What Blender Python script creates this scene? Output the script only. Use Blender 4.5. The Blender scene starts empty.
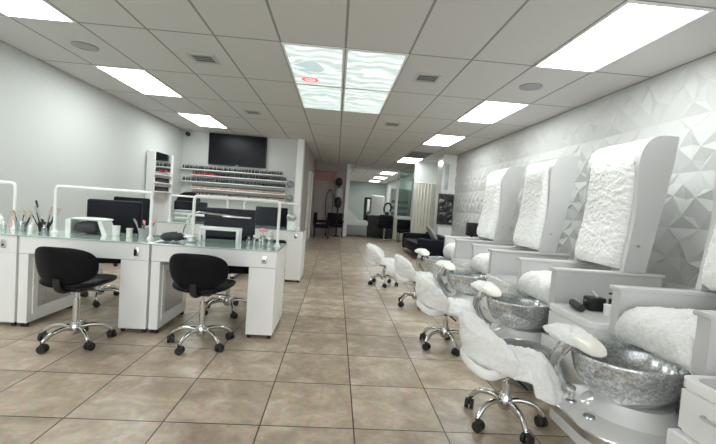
import bpy, bmesh, math, random
from mathutils import Vector, Matrix, noise
random.seed(7)
PI = math.pi
scene = bpy.context.scene
COL = scene.collection
H = 2.70                                    # ceiling height

# ------------------------------------------------------------------ materials
def new_mat(name):
    m = bpy.data.materials.new(name); m.use_nodes = True
    nt = m.node_tree
    return m, nt, nt.nodes['Principled BSDF']

def mat(name, col, rough=0.5, metal=0.0, spec=0.5, coat=0.0, bump=None, vary=0.0, vscale=6.0, sheen=0.0, trans=0.0):
    m, nt, b = new_mat(name)
    b.inputs['Base Color'].default_value = (*col, 1)
    b.inputs['Roughness'].default_value = rough
    b.inputs['Metallic'].default_value = metal
    b.inputs['Specular IOR Level'].default_value = spec
    b.inputs['Coat Weight'].default_value = coat
    b.inputs['Sheen Weight'].default_value = sheen
    b.inputs['Transmission Weight'].default_value = trans
    tc = nt.nodes.new('ShaderNodeTexCoord')
    if vary:
        n = nt.nodes.new('ShaderNodeTexNoise'); n.inputs['Scale'].default_value = vscale; n.inputs['Detail'].default_value = 4
        nt.links.new(tc.outputs['Object'], n.inputs['Vector'])
        r = nt.nodes.new('ShaderNodeMix'); r.data_type = 'RGBA'
        r.inputs['A'].default_value = (*[max(0, c * (1 - vary)) for c in col], 1)
        r.inputs['B'].default_value = (*[min(1, c * (1 + vary)) for c in col], 1)
        nt.links.new(n.outputs['Fac'], r.inputs['Factor'])
        nt.links.new(r.outputs['Result'], b.inputs['Base Color'])
    if bump:
        sc, st, dist = bump
        n = nt.nodes.new('ShaderNodeTexNoise'); n.inputs['Scale'].default_value = sc; n.inputs['Detail'].default_value = 5
        nt.links.new(tc.outputs['Object'], n.inputs['Vector'])
        bp = nt.nodes.new('ShaderNodeBump'); bp.inputs['Strength'].default_value = st; bp.inputs['Distance'].default_value = dist
        nt.links.new(n.outputs['Fac'], bp.inputs['Height']); nt.links.new(bp.outputs['Normal'], b.inputs['Normal'])
    return m

def emit(name, col, s):
    m, nt, b = new_mat(name)
    b.inputs['Base Color'].default_value = (*col, 1)
    b.inputs['Emission Color'].default_value = (*col, 1)
    b.inputs['Emission Strength'].default_value = s
    return m

def clear_mat(name, tint, gloss=0.1):
    m, nt, b = new_mat(name)
    out = nt.nodes['Material Output']
    t = nt.nodes.new('ShaderNodeBsdfTransparent'); t.inputs['Color'].default_value = (*tint, 1)
    g = nt.nodes.new('ShaderNodeBsdfGlossy'); g.inputs['Roughness'].default_value = 0.03
    mx = nt.nodes.new('ShaderNodeMixShader'); mx.inputs['Fac'].default_value = gloss
    nt.links.new(t.outputs[0], mx.inputs[1]); nt.links.new(g.outputs[0], mx.inputs[2]); nt.links.new(mx.outputs[0], out.inputs['Surface'])
    return m

def fract_line(nt, sock, off, pitch, half):
    """1 on a line of half-width `half` every `pitch`."""
    def mth(op, a, bv):
        n = nt.nodes.new('ShaderNodeMath'); n.operation = op
        nt.links.new(a, n.inputs[0])
        if bv is not None: n.inputs[1].default_value = bv
        return n.outputs[0]
    a = mth('SUBTRACT', sock, off); a = mth('DIVIDE', a, pitch)
    cell = mth('FLOOR', a, None)
    f = mth('FRACT', a, None); f = mth('SUBTRACT', f, 0.5); f = mth('ABSOLUTE', f, None)
    l = mth('GREATER_THAN', f, 0.5 - half / pitch)
    return l, cell

def floor_mat():
    m, nt, b = new_mat('floor_tile')
    N, L = nt.nodes.new, nt.links.new
    tc = N('ShaderNodeTexCoord'); sp = N('ShaderNodeSeparateXYZ'); L(tc.outputs['Object'], sp.inputs[0])
    lx, cx = fract_line(nt, sp.outputs[0], -0.3251, 0.4998, 0.0038)
    ly, cy = fract_line(nt, sp.outputs[1], 2.0085, 0.4998, 0.0038)
    mx = N('ShaderNodeMath'); mx.operation = 'MAXIMUM'; L(lx, mx.inputs[0]); L(ly, mx.inputs[1])
    cv = N('ShaderNodeCombineXYZ'); L(cx, cv.inputs[0]); L(cy, cv.inputs[1])
    wn = N('ShaderNodeTexWhiteNoise'); L(cv.outputs[0], wn.inputs['Vector'])
    # each tile its own marbling: shift the noise by the cell
    ad = N('ShaderNodeVectorMath'); ad.operation = 'MULTIPLY_ADD'; L(cv.outputs[0], ad.inputs[0]); ad.inputs[1].default_value = (3.7, 5.3, 0); L(tc.outputs['Object'], ad.inputs[2])
    n1 = N('ShaderNodeTexNoise'); n1.inputs['Scale'].default_value = 4.5; n1.inputs['Detail'].default_value = 7; n1.inputs['Roughness'].default_value = 0.62; n1.inputs['Distortion'].default_value = 0.6
    L(ad.outputs[0], n1.inputs['Vector'])
    n2 = N('ShaderNodeTexNoise'); n2.inputs['Scale'].default_value = 26; n2.inputs['Detail'].default_value = 4
    L(ad.outputs[0], n2.inputs['Vector'])
    cr = N('ShaderNodeValToRGB')
    e = cr.color_ramp.elements
    e[0].position = 0.24; e[0].color = (0.30, 0.225, 0.155, 1)
    e[1].position = 0.76; e[1].color = (0.66, 0.56, 0.43, 1)
    k = e.new(0.5); k.color = (0.43, 0.335, 0.24, 1)
    L(n1.outputs['Fac'], cr.inputs['Fac'])
    mm = N('ShaderNodeMix'); mm.data_type = 'RGBA'; mm.blend_type = 'OVERLAY'; mm.inputs['Factor'].default_value = 0.35
    L(cr.outputs['Color'], mm.inputs['A']); L(n2.outputs['Color'], mm.inputs['B'])
    hs = N('ShaderNodeHueSaturation'); L(mm.outputs['Result'], hs.inputs['Color'])
    mr = N('ShaderNodeMapRange'); mr.inputs['To Min'].default_value = 0.88; mr.inputs['To Max'].default_value = 1.1
    L(wn.outputs['Value'], mr.inputs['Value']); L(mr.outputs['Result'], hs.inputs['Value'])
    hs.inputs['Saturation'].default_value = 0.9
    fin = N('ShaderNodeMix'); fin.data_type = 'RGBA'; L(mx.outputs[0], fin.inputs['Factor']); L(hs.outputs['Color'], fin.inputs['A']); fin.inputs['B'].default_value = (0.055, 0.042, 0.036, 1)
    L(fin.outputs['Result'], b.inputs['Base Color'])
    b.inputs['Roughness'].default_value = 0.34; b.inputs['Specular IOR Level'].default_value = 0.45
    inv = N('ShaderNodeMath'); inv.operation = 'SUBTRACT'; inv.inputs[0].default_value = 1; L(mx.outputs[0], inv.inputs[1])
    bp = N('ShaderNodeBump'); bp.inputs['Strength'].default_value = 0.5; bp.inputs['Distance'].default_value = 0.003
    L(inv.outputs[0], bp.inputs['Height']); L(bp.outputs['Normal'], b.inputs['Normal'])
    return m

def ceiling_mat():
    m, nt, b = new_mat('ceiling_tile')
    N, L = nt.nodes.new, nt.links.new
    tc = N('ShaderNodeTexCoord'); sp = N('ShaderNodeSeparateXYZ'); L(tc.outputs['Object'], sp.inputs[0])
    lx, cx = fract_line(nt, sp.outputs[0], GX, GPX, 0.011)
    ly, cy = fract_line(nt, sp.outputs[1], GY, GPY, 0.011)
    mx = N('ShaderNodeMath'); mx.operation = 'MAXIMUM'; L(lx, mx.inputs[0]); L(ly, mx.inputs[1])
    n = N('ShaderNodeTexNoise'); n.inputs['Scale'].default_value = 90; L(tc.outputs['Object'], n.inputs['Vector'])
    cr = N('ShaderNodeValToRGB'); e = cr.color_ramp.elements
    e[0].position = 0.3; e[0].color = (0.63, 0.615, 0.60, 1); e[1].position = 0.7; e[1].color = (0.69, 0.675, 0.66, 1)
    L(n.outputs['Fac'], cr.inputs['Fac'])
    fin = N('ShaderNodeMix'); fin.data_type = 'RGBA'; L(mx.outputs[0], fin.inputs['Factor']); L(cr.outputs['Color'], fin.inputs['A']); fin.inputs['B'].default_value = (0.30, 0.30, 0.29, 1)
    L(fin.outputs['Result'], b.inputs['Base Color'])
    b.inputs['Roughness'].default_value = 0.85
    bp = N('ShaderNodeBump'); bp.inputs['Strength'].default_value = 0.6; bp.inputs['Distance'].default_value = 0.006
    L(mx.outputs[0], bp.inputs['Height']); L(bp.outputs['Normal'], b.inputs['Normal'])
    return m

def crackle_mat():
    """silver crackled foil in clear glass, as in the foot bowls"""
    m, nt, b = new_mat('crackle_glass')
    N, L = nt.nodes.new, nt.links.new
    tc = N('ShaderNodeTexCoord')
    v = N('ShaderNodeTexVoronoi'); v.inputs['Scale'].default_value = 85; L(tc.outputs['Object'], v.inputs['Vector'])
    d = N('ShaderNodeTexVoronoi'); d.feature = 'DISTANCE_TO_EDGE'; d.inputs['Scale'].default_value = 60; L(tc.outputs['Object'], d.inputs['Vector'])
    cr = N('ShaderNodeValToRGB'); e = cr.color_ramp.elements
    e[0].position = 0.0; e[0].color = (0.34, 0.36, 0.36, 1); e[1].position = 0.95; e[1].color = (0.88, 0.90, 0.90, 1)
    k = e.new(0.45); k.color = (0.56, 0.58, 0.58, 1)
    L(v.outputs['Color'], cr.inputs['Fac'])
    er = N('ShaderNodeValToRGB'); e = er.color_ramp.elements
    e[0].position = 0.0; e[0].color = (0.72, 0.75, 0.75, 1); e[1].position = 0.09; e[1].color = (0, 0, 0, 1)
    L(d.outputs['Distance'], er.inputs['Fac'])
    mx = N('ShaderNodeMix'); mx.data_type = 'RGBA'; mx.blend_type = 'LIGHTEN'; mx.inputs['Factor'].default_value = 0.6
    L(cr.outputs['Color'], mx.inputs['A']); L(er.outputs['Color'], mx.inputs['B'])
    L(mx.outputs['Result'], b.inputs['Base Color'])
    b.inputs['Metallic'].default_value = 0.6; b.inputs['Roughness'].default_value = 0.2
    b.inputs['Coat Weight'].default_value = 1.0; b.inputs['Coat Roughness'].default_value = 0.03
    bp = N('ShaderNodeBump'); bp.inputs['Strength'].default_value = 0.7; bp.inputs['Distance'].default_value = 0.006
    L(v.outputs['Color'], bp.inputs['Height']); L(bp.outputs['Normal'], b.inputs['Normal'])
    return m

def skyprint_mat(name, s):
    m, nt, b = new_mat(name)
    N, L = nt.nodes.new, nt.links.new
    tc = N('ShaderNodeTexCoord')
    w = N('ShaderNodeTexWave'); w.bands_direction = 'Y'; w.inputs['Scale'].default_value = 1.5; w.inputs['Distortion'].default_value = 12; w.inputs['Detail'].default_value = 3; w.inputs['Detail Scale'].default_value = 1.4
    L(tc.outputs['Object'], w.inputs['Vector'])
    n = N('ShaderNodeTexNoise'); n.inputs['Scale'].default_value = 3.5; n.inputs['Detail'].default_value = 3; L(tc.outputs['Object'], n.inputs['Vector'])
    mu = N('ShaderNodeMath'); mu.operation = 'MULTIPLY'; L(w.outputs['Fac'], mu.inputs[0]); L(n.outputs['Fac'], mu.inputs[1])
    cr = N('ShaderNodeValToRGB'); e = cr.color_ramp.elements
    e[0].position = 0.08; e[0].color = (0.90, 1.0, 0.98, 1); e[1].position = 0.40; e[1].color = (0.46, 0.60, 0.59, 1)
    L(mu.outputs[0], cr.inputs['Fac'])
    L(cr.outputs['Color'], b.inputs['Emission Color']); b.inputs['Emission Strength'].default_value = s
    b.inputs['Base Color'].default_value = (0.8, 0.85, 0.85, 1)
    return m

def fur_mat(name, col):
    m, nt, b = new_mat(name)
    N, L = nt.nodes.new, nt.links.new
    tc = N('ShaderNodeTexCoord')
    n = N('ShaderNodeTexNoise'); n.inputs['Scale'].default_value = 55; n.inputs['Detail'].default_value = 6; n.inputs['Distortion'].default_value = 1.6
    L(tc.outputs['Object'], n.inputs['Vector'])
    cr = N('ShaderNodeValToRGB'); e = cr.color_ramp.elements
    e[0].position = 0.3; e[0].color = (*[c * 0.86 for c in col], 1); e[1].position = 0.65; e[1].color = (*col, 1)
    L(n.outputs['Fac'], cr.inputs['Fac']); L(cr.outputs['Color'], b.inputs['Base Color'])
    b.inputs['Roughness'].default_value = 0.95; b.inputs['Specular IOR Level'].default_value = 0.1
    b.inputs['Sheen Weight'].default_value = 0.25
    bp = N('ShaderNodeBump'); bp.inputs['Strength'].default_value = 0.5; bp.inputs['Distance'].default_value = 0.010
    L(n.outputs['Fac'], bp.inputs['Height']); L(bp.outputs['Normal'], b.inputs['Normal'])
    return m

def dark_print_mat():
    m, nt, b = new_mat('dark_print')
    N, L = nt.nodes.new, nt.links.new
    tc = N('ShaderNodeTexCoord')
    n = N('ShaderNodeTexNoise'); n.inputs['Scale'].default_value = 7; n.inputs['Detail'].default_value = 3; n.inputs['Distortion'].default_value = 1.5
    L(tc.outputs['Object'], n.inputs['Vector'])
    cr = N('ShaderNodeValToRGB'); e = cr.color_ramp.elements
    e[0].position = 0.45; e[0].color = (0.012, 0.012, 0.013, 1); e[1].position = 0.68; e[1].color = (0.5, 0.5, 0.5, 1)
    k = e.new(0.55); k.color = (0.05, 0.05, 0.05, 1)
    L(n.outputs['Fac'], cr.inputs['Fac']); L(cr.outputs['Color'], b.inputs['Base Color'])
    b.inputs['Roughness'].default_value = 0.25
    return m

GX, GPX, GY, GPY = -1.2548, 0.6203, 3.7664, 1.2407      # ceiling grid
LIGHT = 7.5
M = {
 'floor': floor_mat(), 'ceiling': ceiling_mat(), 'crackle': crackle_mat(), 'print': dark_print_mat(),
 'wall': mat('wall_paint', (0.62, 0.64, 0.62), 0.75, bump=(60, 0.05, 0.002), vary=0.02, vscale=1.5),
 'panel': mat('plaster_panel', (0.60, 0.605, 0.59), 0.55),
 'dimwall': mat('taupe_paint', (0.42, 0.37, 0.35), 0.8, vary=0.06),
 'greenwall': mat('sage_paint', (0.42, 0.47, 0.44), 0.8),
 'beige': mat('beige_fabric', (0.66, 0.64, 0.55), 0.8, vary=0.08),
 'white': mat('white_lacquer', (0.88, 0.88, 0.87), 0.3, coat=0.2),
 'shell': mat('white_moulded_shell', (0.61, 0.605, 0.60), 0.28, coat=0.4),
 'acryl': mat('white_acrylic_tub', (0.92, 0.92, 0.91), 0.15, coat=0.8),
 'pvc': mat('white_plastic_pipe', (0.86, 0.87, 0.86), 0.3),
 'fur': fur_mat('white_fur', (0.92, 0.92, 0.90)),
 'cream': mat('cream_vinyl', (0.80, 0.77, 0.69), 0.4),
 'black': mat('black_leather', (0.006, 0.006, 0.008), 0.46, spec=0.14, bump=(140, 0.15, 0.002)),
 'navy': mat('blue_black_leather', (0.006, 0.007, 0.012), 0.5, spec=0.14, bump=(120, 0.15, 0.002)),
 'rubber': mat('black_plastic', (0.014, 0.014, 0.015), 0.5),
 'screen': mat('dark_screen', (0.010, 0.010, 0.013), 0.30, spec=0.15),
 'chrome': mat('chrome', (0.64, 0.64, 0.63), 0.12, metal=1),
 'steel': mat('brushed_steel', (0.60, 0.59, 0.56), 0.32, metal=1),
 'grey': mat('grey_plastic', (0.35, 0.36, 0.36), 0.45),
 'greycloth': mat('grey_cloth', (0.42, 0.43, 0.44), 0.9, vary=0.3, vscale=30, bump=(60, 0.5, 0.01)),
 'darkcloth': mat('dark_cloth', (0.05, 0.05, 0.055), 0.9, vary=0.4, vscale=20, bump=(60, 0.5, 0.01)),
 'ventgrey': mat('vent_grey', (0.36, 0.36, 0.35), 0.5), 'ventdark': mat('vent_dark', (0.06, 0.06, 0.06), 0.8),
 'deskglass': mat('green_tinted_glass', (0.46, 0.58, 0.53), 0.06, spec=0.8, coat=0.6),
 'clear': clear_mat('clear_acrylic', (0.98, 0.988, 0.984), 0.006),
 'pane': clear_mat('green_pane', (0.72, 0.84, 0.79), 0.22),
 'mirror': mat('mirror_glass', (0.72, 0.78, 0.76), 0.04, metal=1),
 'tub': mat('grey_tub', (0.20, 0.205, 0.205), 0.22, coat=0.5),
 'tray': mat('grey_tray', (0.45, 0.44, 0.43), 0.4),
 'pink': mat('pink_petal', (0.80, 0.38, 0.42), 0.6), 'glassjar': clear_mat('jar_glass', (0.82, 0.88, 0.86), 0.2),
 'wood': mat('beige_wood', (0.55, 0.42, 0.30), 0.5, vary=0.15), 'red': mat('red_lacquer', (0.35, 0.03, 0.03), 0.25),
 'silver': mat('silver_glitter', (0.55, 0.55, 0.55), 0.3, metal=0.8, vary=0.5, vscale=60),
 'light': emit('lit_diffuser', (0.94, 1.0, 0.99), LIGHT),
 'skyprint': skyprint_mat('lit_printed_diffuser', 0.40),
 'printgrey': emit('lit_grey_print', (0.40, 0.50, 0.50), 0.53),
 'printred': emit('lit_red_print', (0.80, 0.16, 0.14), 0.5),
}
POL = [mat('polish_' + n, c, 0.2) for n, c in (('black', (.02, .02, .022)), ('plum', (.10, .02, .05)), ('red', (.45, .03, .03)), ('slate', (.07, .09, .10)),
       ('green', (.05, .10, .08)), ('nude', (.62, .45, .36)), ('blush', (.70, .42, .38)), ('cream', (.75, .70, .60)), ('brown', (.20, .10, .07)))]

# ------------------------------------------------------------------ geometry helpers
def xf(verts, mtx):
    for v in verts: v.co = mtx @ v.co

def box(bm, x0, x1, y0, y1, z0, z1, bev=0.0, seg=2):
    r = bmesh.ops.create_cube(bm, size=1)
    vs = r['verts']
    for v in vs:
        v.co = Vector(((x0 + x1) / 2 + v.co.x * (x1 - x0), (y0 + y1) / 2 + v.co.y * (y1 - y0), (z0 + z1) / 2 + v.co.z * (z1 - z0)))
    if bev:
        es = list({e for v in vs for e in v.link_edges})
        bmesh.ops.bevel(bm, geom=es, offset=bev, segments=seg, affect='EDGES', profile=0.5)

def cyl(bm, p0, p1, r0, r1=None, seg=16):
    p0, p1 = Vector(p0), Vector(p1); d = p1 - p0
    r = bmesh.ops.create_cone(bm, cap_ends=True, segments=seg, radius1=r0, radius2=r0 if r1 is None else r1, depth=d.length)
    xf(r['verts'], Matrix.Translation((p0 + p1) / 2) @ d.to_track_quat('Z', 'Y').to_matrix().to_4x4())

def ball(bm, c, rx, ry=None, rz=None, u=16, v=10):
    r = bmesh.ops.create_uvsphere(bm, u_segments=u, v_segments=v, radius=1)
    xf(r['verts'], Matrix.Translation(c) @ Matrix.Diagonal((rx, ry or rx, rz or rx, 1)))

def tube(bm, pts, r, seg=12, flat=1.0, axis=None):
    """swept ring along a polyline; flat squashes the second axis"""
    pts = [Vector(p) for p in pts]; rings = []
    for i, p in enumerate(pts):
        t = (pts[min(i + 1, len(pts) - 1)] - pts[max(i - 1, 0)]).normalized()
        ref = Vector(axis) if axis else (Vector((0, 0, 1)) if abs(t.z) < 0.95 else Vector((0, 1, 0)))
        a = t.cross(ref)
        if a.length < 1e-4: a = t.cross(Vector((1, 0, 0)))
        a.normalize(); b = a.cross(t).normalized()
        rr = r[i] if isinstance(r, (list, tuple)) else r
        rings.append([bm.verts.new(p + a * (rr * flat * math.cos(2 * PI * k / seg)) + b * (rr * math.sin(2 * PI * k / seg))) for k in range(seg)])
    for A, B in zip(rings, rings[1:]):
        for k in range(seg): bm.faces.new((A[k], A[(k + 1) % seg], B[(k + 1) % seg], B[k]))
    bm.faces.new(rings[0][::-1]); bm.faces.new(rings[-1])

def smooth_path(pts, n=6):
    pts = [Vector(p) for p in pts]; out = []
    for i in range(len(pts) - 1):
        p0, p1, p2, p3 = pts[max(i - 1, 0)], pts[i], pts[i + 1], pts[min(i + 2, len(pts) - 1)]
        for k in range(n):
            t = k / n
            out.append(0.5 * ((2 * p1) + (p2 - p0) * t + (2 * p0 - 5 * p1 + 4 * p2 - p3) * t * t + (3 * p1 - p0 - 3 * p2 + p3) * t ** 3))
    return out + [pts[-1]]

def lathe(bm, prof, c=(0, 0, 0), seg=40, sx=1.0, sy=1.0):
    rings = []
    for r, z in prof:
        if r < 1e-5: rings.append([bm.verts.new((c[0], c[1], c[2] + z))])
        else: rings.append([bm.verts.new((c[0] + sx * r * math.cos(2 * PI * k / seg), c[1] + sy * r * math.sin(2 * PI * k / seg), c[2] + z)) for k in range(seg)])
    for A, B in zip(rings, rings[1:]):
        for k in range(seg):
            j = (k + 1) % seg
            if len(A) == 1 and len(B) == 1: continue
            if len(A) == 1: bm.faces.new((A[0], B[j], B[k]))
            elif len(B) == 1: bm.faces.new((A[k], A[j], B[0]))
            else: bm.faces.new((A[k], A[j], B[j], B[k]))

def prism(bm, poly, h0, h1, plane='XY'):
    def P(a, b, h): return {'XY': (a, b, h), 'XZ': (a, h, b), 'YZ': (h, a, b)}[plane]
    A = [bm.verts.new(P(a, b, h0)) for a, b in poly]; B = [bm.verts.new(P(a, b, h1)) for a, b in poly]
    n = len(poly)
    bm.faces.new(A[::-1]); bm.faces.new(B)
    for k in range(n): bm.faces.new((A[k], A[(k + 1) % n], B[(k + 1) % n], B[k]))

def pillow(bm, fn, rings=8, seg=40, expo=2.5, edge=2.2):
    """closed lens: fn(u, v, h) with (u, v) in a superellipse disc and h in [-1, 1]"""
    def se(a):
        c, s = math.cos(a), math.sin(a)
        return math.copysign(abs(c) ** (2 / expo), c), math.copysign(abs(s) ** (2 / expo), s)
    top = []
    for sgn in (1, -1):
        lay = [[bm.verts.new(fn(0, 0, sgn))]]
        for i in range(1, rings + (1 if sgn > 0 else 0)):
            r = math.sin(PI / 2 * i / rings); h = max(0, 1 - r ** edge) ** (1 / edge)
            lay.append([bm.verts.new(fn(r * se(2 * PI * k / seg)[0], r * se(2 * PI * k / seg)[1], sgn * h)) for k in range(seg)])
        if sgn < 0: lay.append(top[-1])
        else: top = lay
        for A, B in zip(lay, lay[1:]):
            for k in range(seg):
                j = (k + 1) % seg
                f = (A[0], B[k], B[j]) if len(A) == 1 else (A[k], B[k], B[j], A[j])
                bm.faces.new(f if sgn > 0 else f[::-1])

def ruffle(bm, amp, scale, fine=0.0, seed=0.0, stretch=(1, 1, 1)):
    bm.normal_update()
    off = Vector((seed * 3.1, seed * 1.7, seed))
    mv = []
    for v in bm.verts:
        p = Vector((v.co.x * stretch[0], v.co.y * stretch[1], v.co.z * stretch[2])) * scale + off
        w = noise.noise_vector(p * 0.5) * 0.9
        d = noise.noise(p + w) * amp + noise.noise(p * 2.3 + w) * amp * 0.5
        if fine: d += random.uniform(-fine, fine)
        mv.append(v.normal * d)
    for v, d in zip(bm.verts, mv): v.co += d

def obj(name, bm, m, parent=None, smooth=True, loc=None, rotz=0, angle=40):
    bmesh.ops.recalc_face_normals(bm, faces=bm.faces)
    me = bpy.data.meshes.new(name); bm.to_mesh(me); bm.free()
    for mm in (m if isinstance(m, (list, tuple)) else [m]): me.materials.append(mm)
    if smooth:
        me.polygons.foreach_set('use_smooth', [True] * len(me.polygons))
        try: me.set_sharp_from_angle(angle=math.radians(angle))
        except Exception: pass
    o = bpy.data.objects.new(name, me); COL.objects.link(o)
    if parent: o.parent = parent
    if loc: o.location = loc
    o.rotation_euler.z = rotz
    return o

def mk(fn, *a, **k):
    bm = bmesh.new(); fn(bm, *a, **k); return bm

def part(name, m, parent, *shapes, smooth=True, angle=40):
    bm = bmesh.new()
    for s in shapes: s[0](bm, *s[1:-1], **s[-1]) if isinstance(s[-1], dict) else s[0](bm, *s[1:])
    return obj(name, bm, m, parent, smooth, angle=angle)

def tag(o, label, cat, group=None):
    o['label'] = label; o['category'] = cat
    if group: o['group'] = group
    return o

def thing(name, label, cat, loc=(0, 0, 0), rotz=0, group=None):
    o = bpy.data.objects.new(name, None); COL.objects.link(o)
    o.empty_display_size = 0.1; o.location = loc; o.rotation_euler.z = rotz
    return tag(o, label, cat, group)

def struct(name, m, *shapes, smooth=False):
    o = part(name, m, None, *shapes, smooth=smooth); o['kind'] = 'structure'; return o

def dup(root, loc, label, rotz=None, group=None):
    def cp(o, par):
        c = o.copy(); COL.objects.link(c); c.parent = par
        for ch in list(o.children): cp(ch, c)
        return c
    kids = list(root.children)
    r = root.copy(); COL.objects.link(r); r.location = loc
    if rotz is not None: r.rotation_euler.z = rotz
    for ch in kids: cp(ch, r)
    r['label'] = label
    if group: r['group'] = group
    return r

# ------------------------------------------------------------------ camera
F, YAW, PIT, ROL = 383.8, .0594, .0434, .0712
cy_, sy_, cp_, sp_, cr_, sr_ = math.cos(YAW), math.sin(YAW), math.cos(PIT), math.sin(PIT), math.cos(ROL), math.sin(ROL)
def cam_axis(a, u, d):
    Y = cp_ * d + sp_ * u; Z = -sp_ * d + cp_ * u
    return Vector((cy_ * a + sy_ * Y, -sy_ * a + cy_ * Y, Z))
right, up, fwd = cam_axis(cr_, sr_, 0), cam_axis(-sr_, cr_, 0), cam_axis(0, 0, 1)
cd = bpy.data.cameras.new('camera'); cam = bpy.data.objects.new('camera', cd); COL.objects.link(cam)
cd.sensor_fit = 'HORIZONTAL'; cd.sensor_width = 36; cd.lens = 36 * F / 716; cd.clip_start = 0.05; cd.clip_end = 100
cam.matrix_world = Matrix(((right.x, up.x, -fwd.x, 0), (right.y, up.y, -fwd.y, 0), (right.z, up.z, -fwd.z, 1.2), (0, 0, 0, 1)))
scene.camera = cam

# ------------------------------------------------------------------ the room
XL, XR, YB, YEND = -3.78, 3.10, 9.55, 14.4
struct('floor', M['floor'], (box, -4.2, 3.6, -2.5, 25, -0.1, 0))
struct('ceiling', M['ceiling'], (box, -4.2, 3.6, -2.5, 25, H, H + 0.1))
struct('wall_left', M['wall'], (box, XL - .15, XL, -2.5, 9.7, 0, H))
struct('wall_display', M['wall'], (box, XL, -1.02, YB, YB + .15, 0, H))
struct('trim_1', M['white'], (box, -1.03, -0.87, 9.38, 9.72, 0, H, .01))         # end post of the display wall
struct('wall_passage', M['dimwall'], (box, -1.02, -0.87, 9.72, YEND, 0, H))
struct('wall_end', M['dimwall'], (box, -0.87, 0.30, YEND, YEND + .12, 0, H))
struct('trim_2', M['white'], (box, 0.30, 0.44, YEND - .08, YEND + .2, 0, H, .01))  # white post beside the opening
struct('trim_3', M['ceiling'], (box, 0.44, 3.1, YEND - .02, YEND + .1, 2.60, H))   # header over the opening

# right wall: 500 mm faceted plaster panels, one pattern turned about
def faceted(bm, x, y0, y1, z0, z1):
    rnd = random.Random(11); n = 4; T = 0.5; c = T / n
    pat = {}
    for i in range(n + 1):
        for j in range(n + 1):
            h = (.024 if (i + j) % 2 else .004) + rnd.uniform(-.004, .010)
            if j in (0, n): h = .003
            pat[i, j] = (0 if i in (0, n) else rnd.uniform(-.36, .36) * c, 0 if j in (0, n) else rnd.uniform(-.36, .36) * c, max(.002, h))
    for j in range(n + 1):
        a = pat[0, j]; pat[0, j] = pat[n, j] = (0, a[1], (a[2] + pat[0, n - j][2]) / 2)
    V = {}
    ny = round((y1 - y0) / c); nz = round((z1 - z0) / c)
    for a in range(ny + 1):
        for b_ in range(nz + 1):
            ta, tb = a // n, b_ // n
            i, j = a % n, b_ % n
            if (ta + tb) % 2: i2, j2, s = n - i, n - j, -1
            else: i2, j2, s = i, j, 1
            dy, dz, h = pat[i2, j2]
            V[a, b_] = bm.verts.new((x - h, y0 + a * c + s * dy, z0 + b_ * c + s * dz))
    for a in range(ny):
        for b_ in range(nz):
            q = V[a, b_], V[a + 1, b_], V[a + 1, b_ + 1], V[a, b_ + 1]
            if (a + b_) % 2: bm.faces.new((q[0], q[1], q[2])); bm.faces.new((q[0], q[2], q[3]))
            else: bm.faces.new((q[0], q[1], q[3])); bm.faces.new((q[1], q[2], q[3]))
    # slab behind
    A = [V[a, 0] for a in range(ny + 1)]; B = [V[a, nz] for a in range(ny + 1)]
    lo = [bm.verts.new((x + .15, v.co.y, v.co.z)) for v in A]; hi = [bm.verts.new((x + .15, v.co.y, v.co.z)) for v in B]
    for k in range(ny):
        bm.faces.new((A[k], lo[k], lo[k + 1], A[k + 1])); bm.faces.new((B[k], B[k + 1], hi[k + 1], hi[k]))
        bm.faces.new((lo[k], hi[k], hi[k + 1], lo[k + 1]))
struct('wall_right', M['panel'], (faceted, XR, -1.0, 10.0, -0.3, 2.7))
struct('wall_front', M['wall'], (box, XR - .0, XR + .15, -2.5, -1.0, 0, H))
struct('trim_4', M['white'], (box, 2.72, XR + .1, 10.0, 10.5, 0, H, .008))         # pilaster where the panels stop
struct('wall_back_right', M['wall'], (box, XR, XR + .15, 10.5, 25, 0, H))
struct('wall_treatment', M['wall'], (box, 2.42, XR, 12.05, 12.17, 0, H))
struct('wall_back', M['greenwall'], (box, -1, 3.3, 24.5, 24.65, 0, H))
struct('wall_back_left', M['greenwall'], (box, 0.30, 0.42, 14.6, 24.5, 0, H))
w = struct('window_1', M['white'], (box, 2.20, 2.30, YEND - .06, YEND + .06, 0.9, 2.62), (box, 2.82, 2.92, YEND - .06, YEND + .06, 0.9, 2.62), (box, 2.2, 2.92, YEND - .06, YEND + .06, 0.82, 0.92), (box, 2.2, 2.92, YEND - .06, YEND + .06, 2.25, 2.32))
part('pane', M['pane'], w, (box, 2.3, 2.82, YEND - .01, YEND + .01, .92, 2.25), (box, 2.3, 2.82, YEND - .01, YEND + .01, 2.32, 2.62))
struct('wall_sill', M['beige'], (box, 2.2, XR, YEND - .05, YEND + .07, 0, 0.82))
d = struct('door_1', M['beige'], (box, -0.87, -0.84, 11.5, 12.7, 0, 2.05))
part('door_frame', M['white'], d, (box, -0.87, -0.82, 11.4, 11.5, 0, 2.12), (box, -0.87, -0.82, 12.7, 12.8, 0, 2.12), (box, -0.87, -0.82, 11.5, 12.7, 2.05, 2.12))
struct('baseboard_left', M['white'], (box, XL, XL + .015, -2.5, YB, 0, .09))

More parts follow.
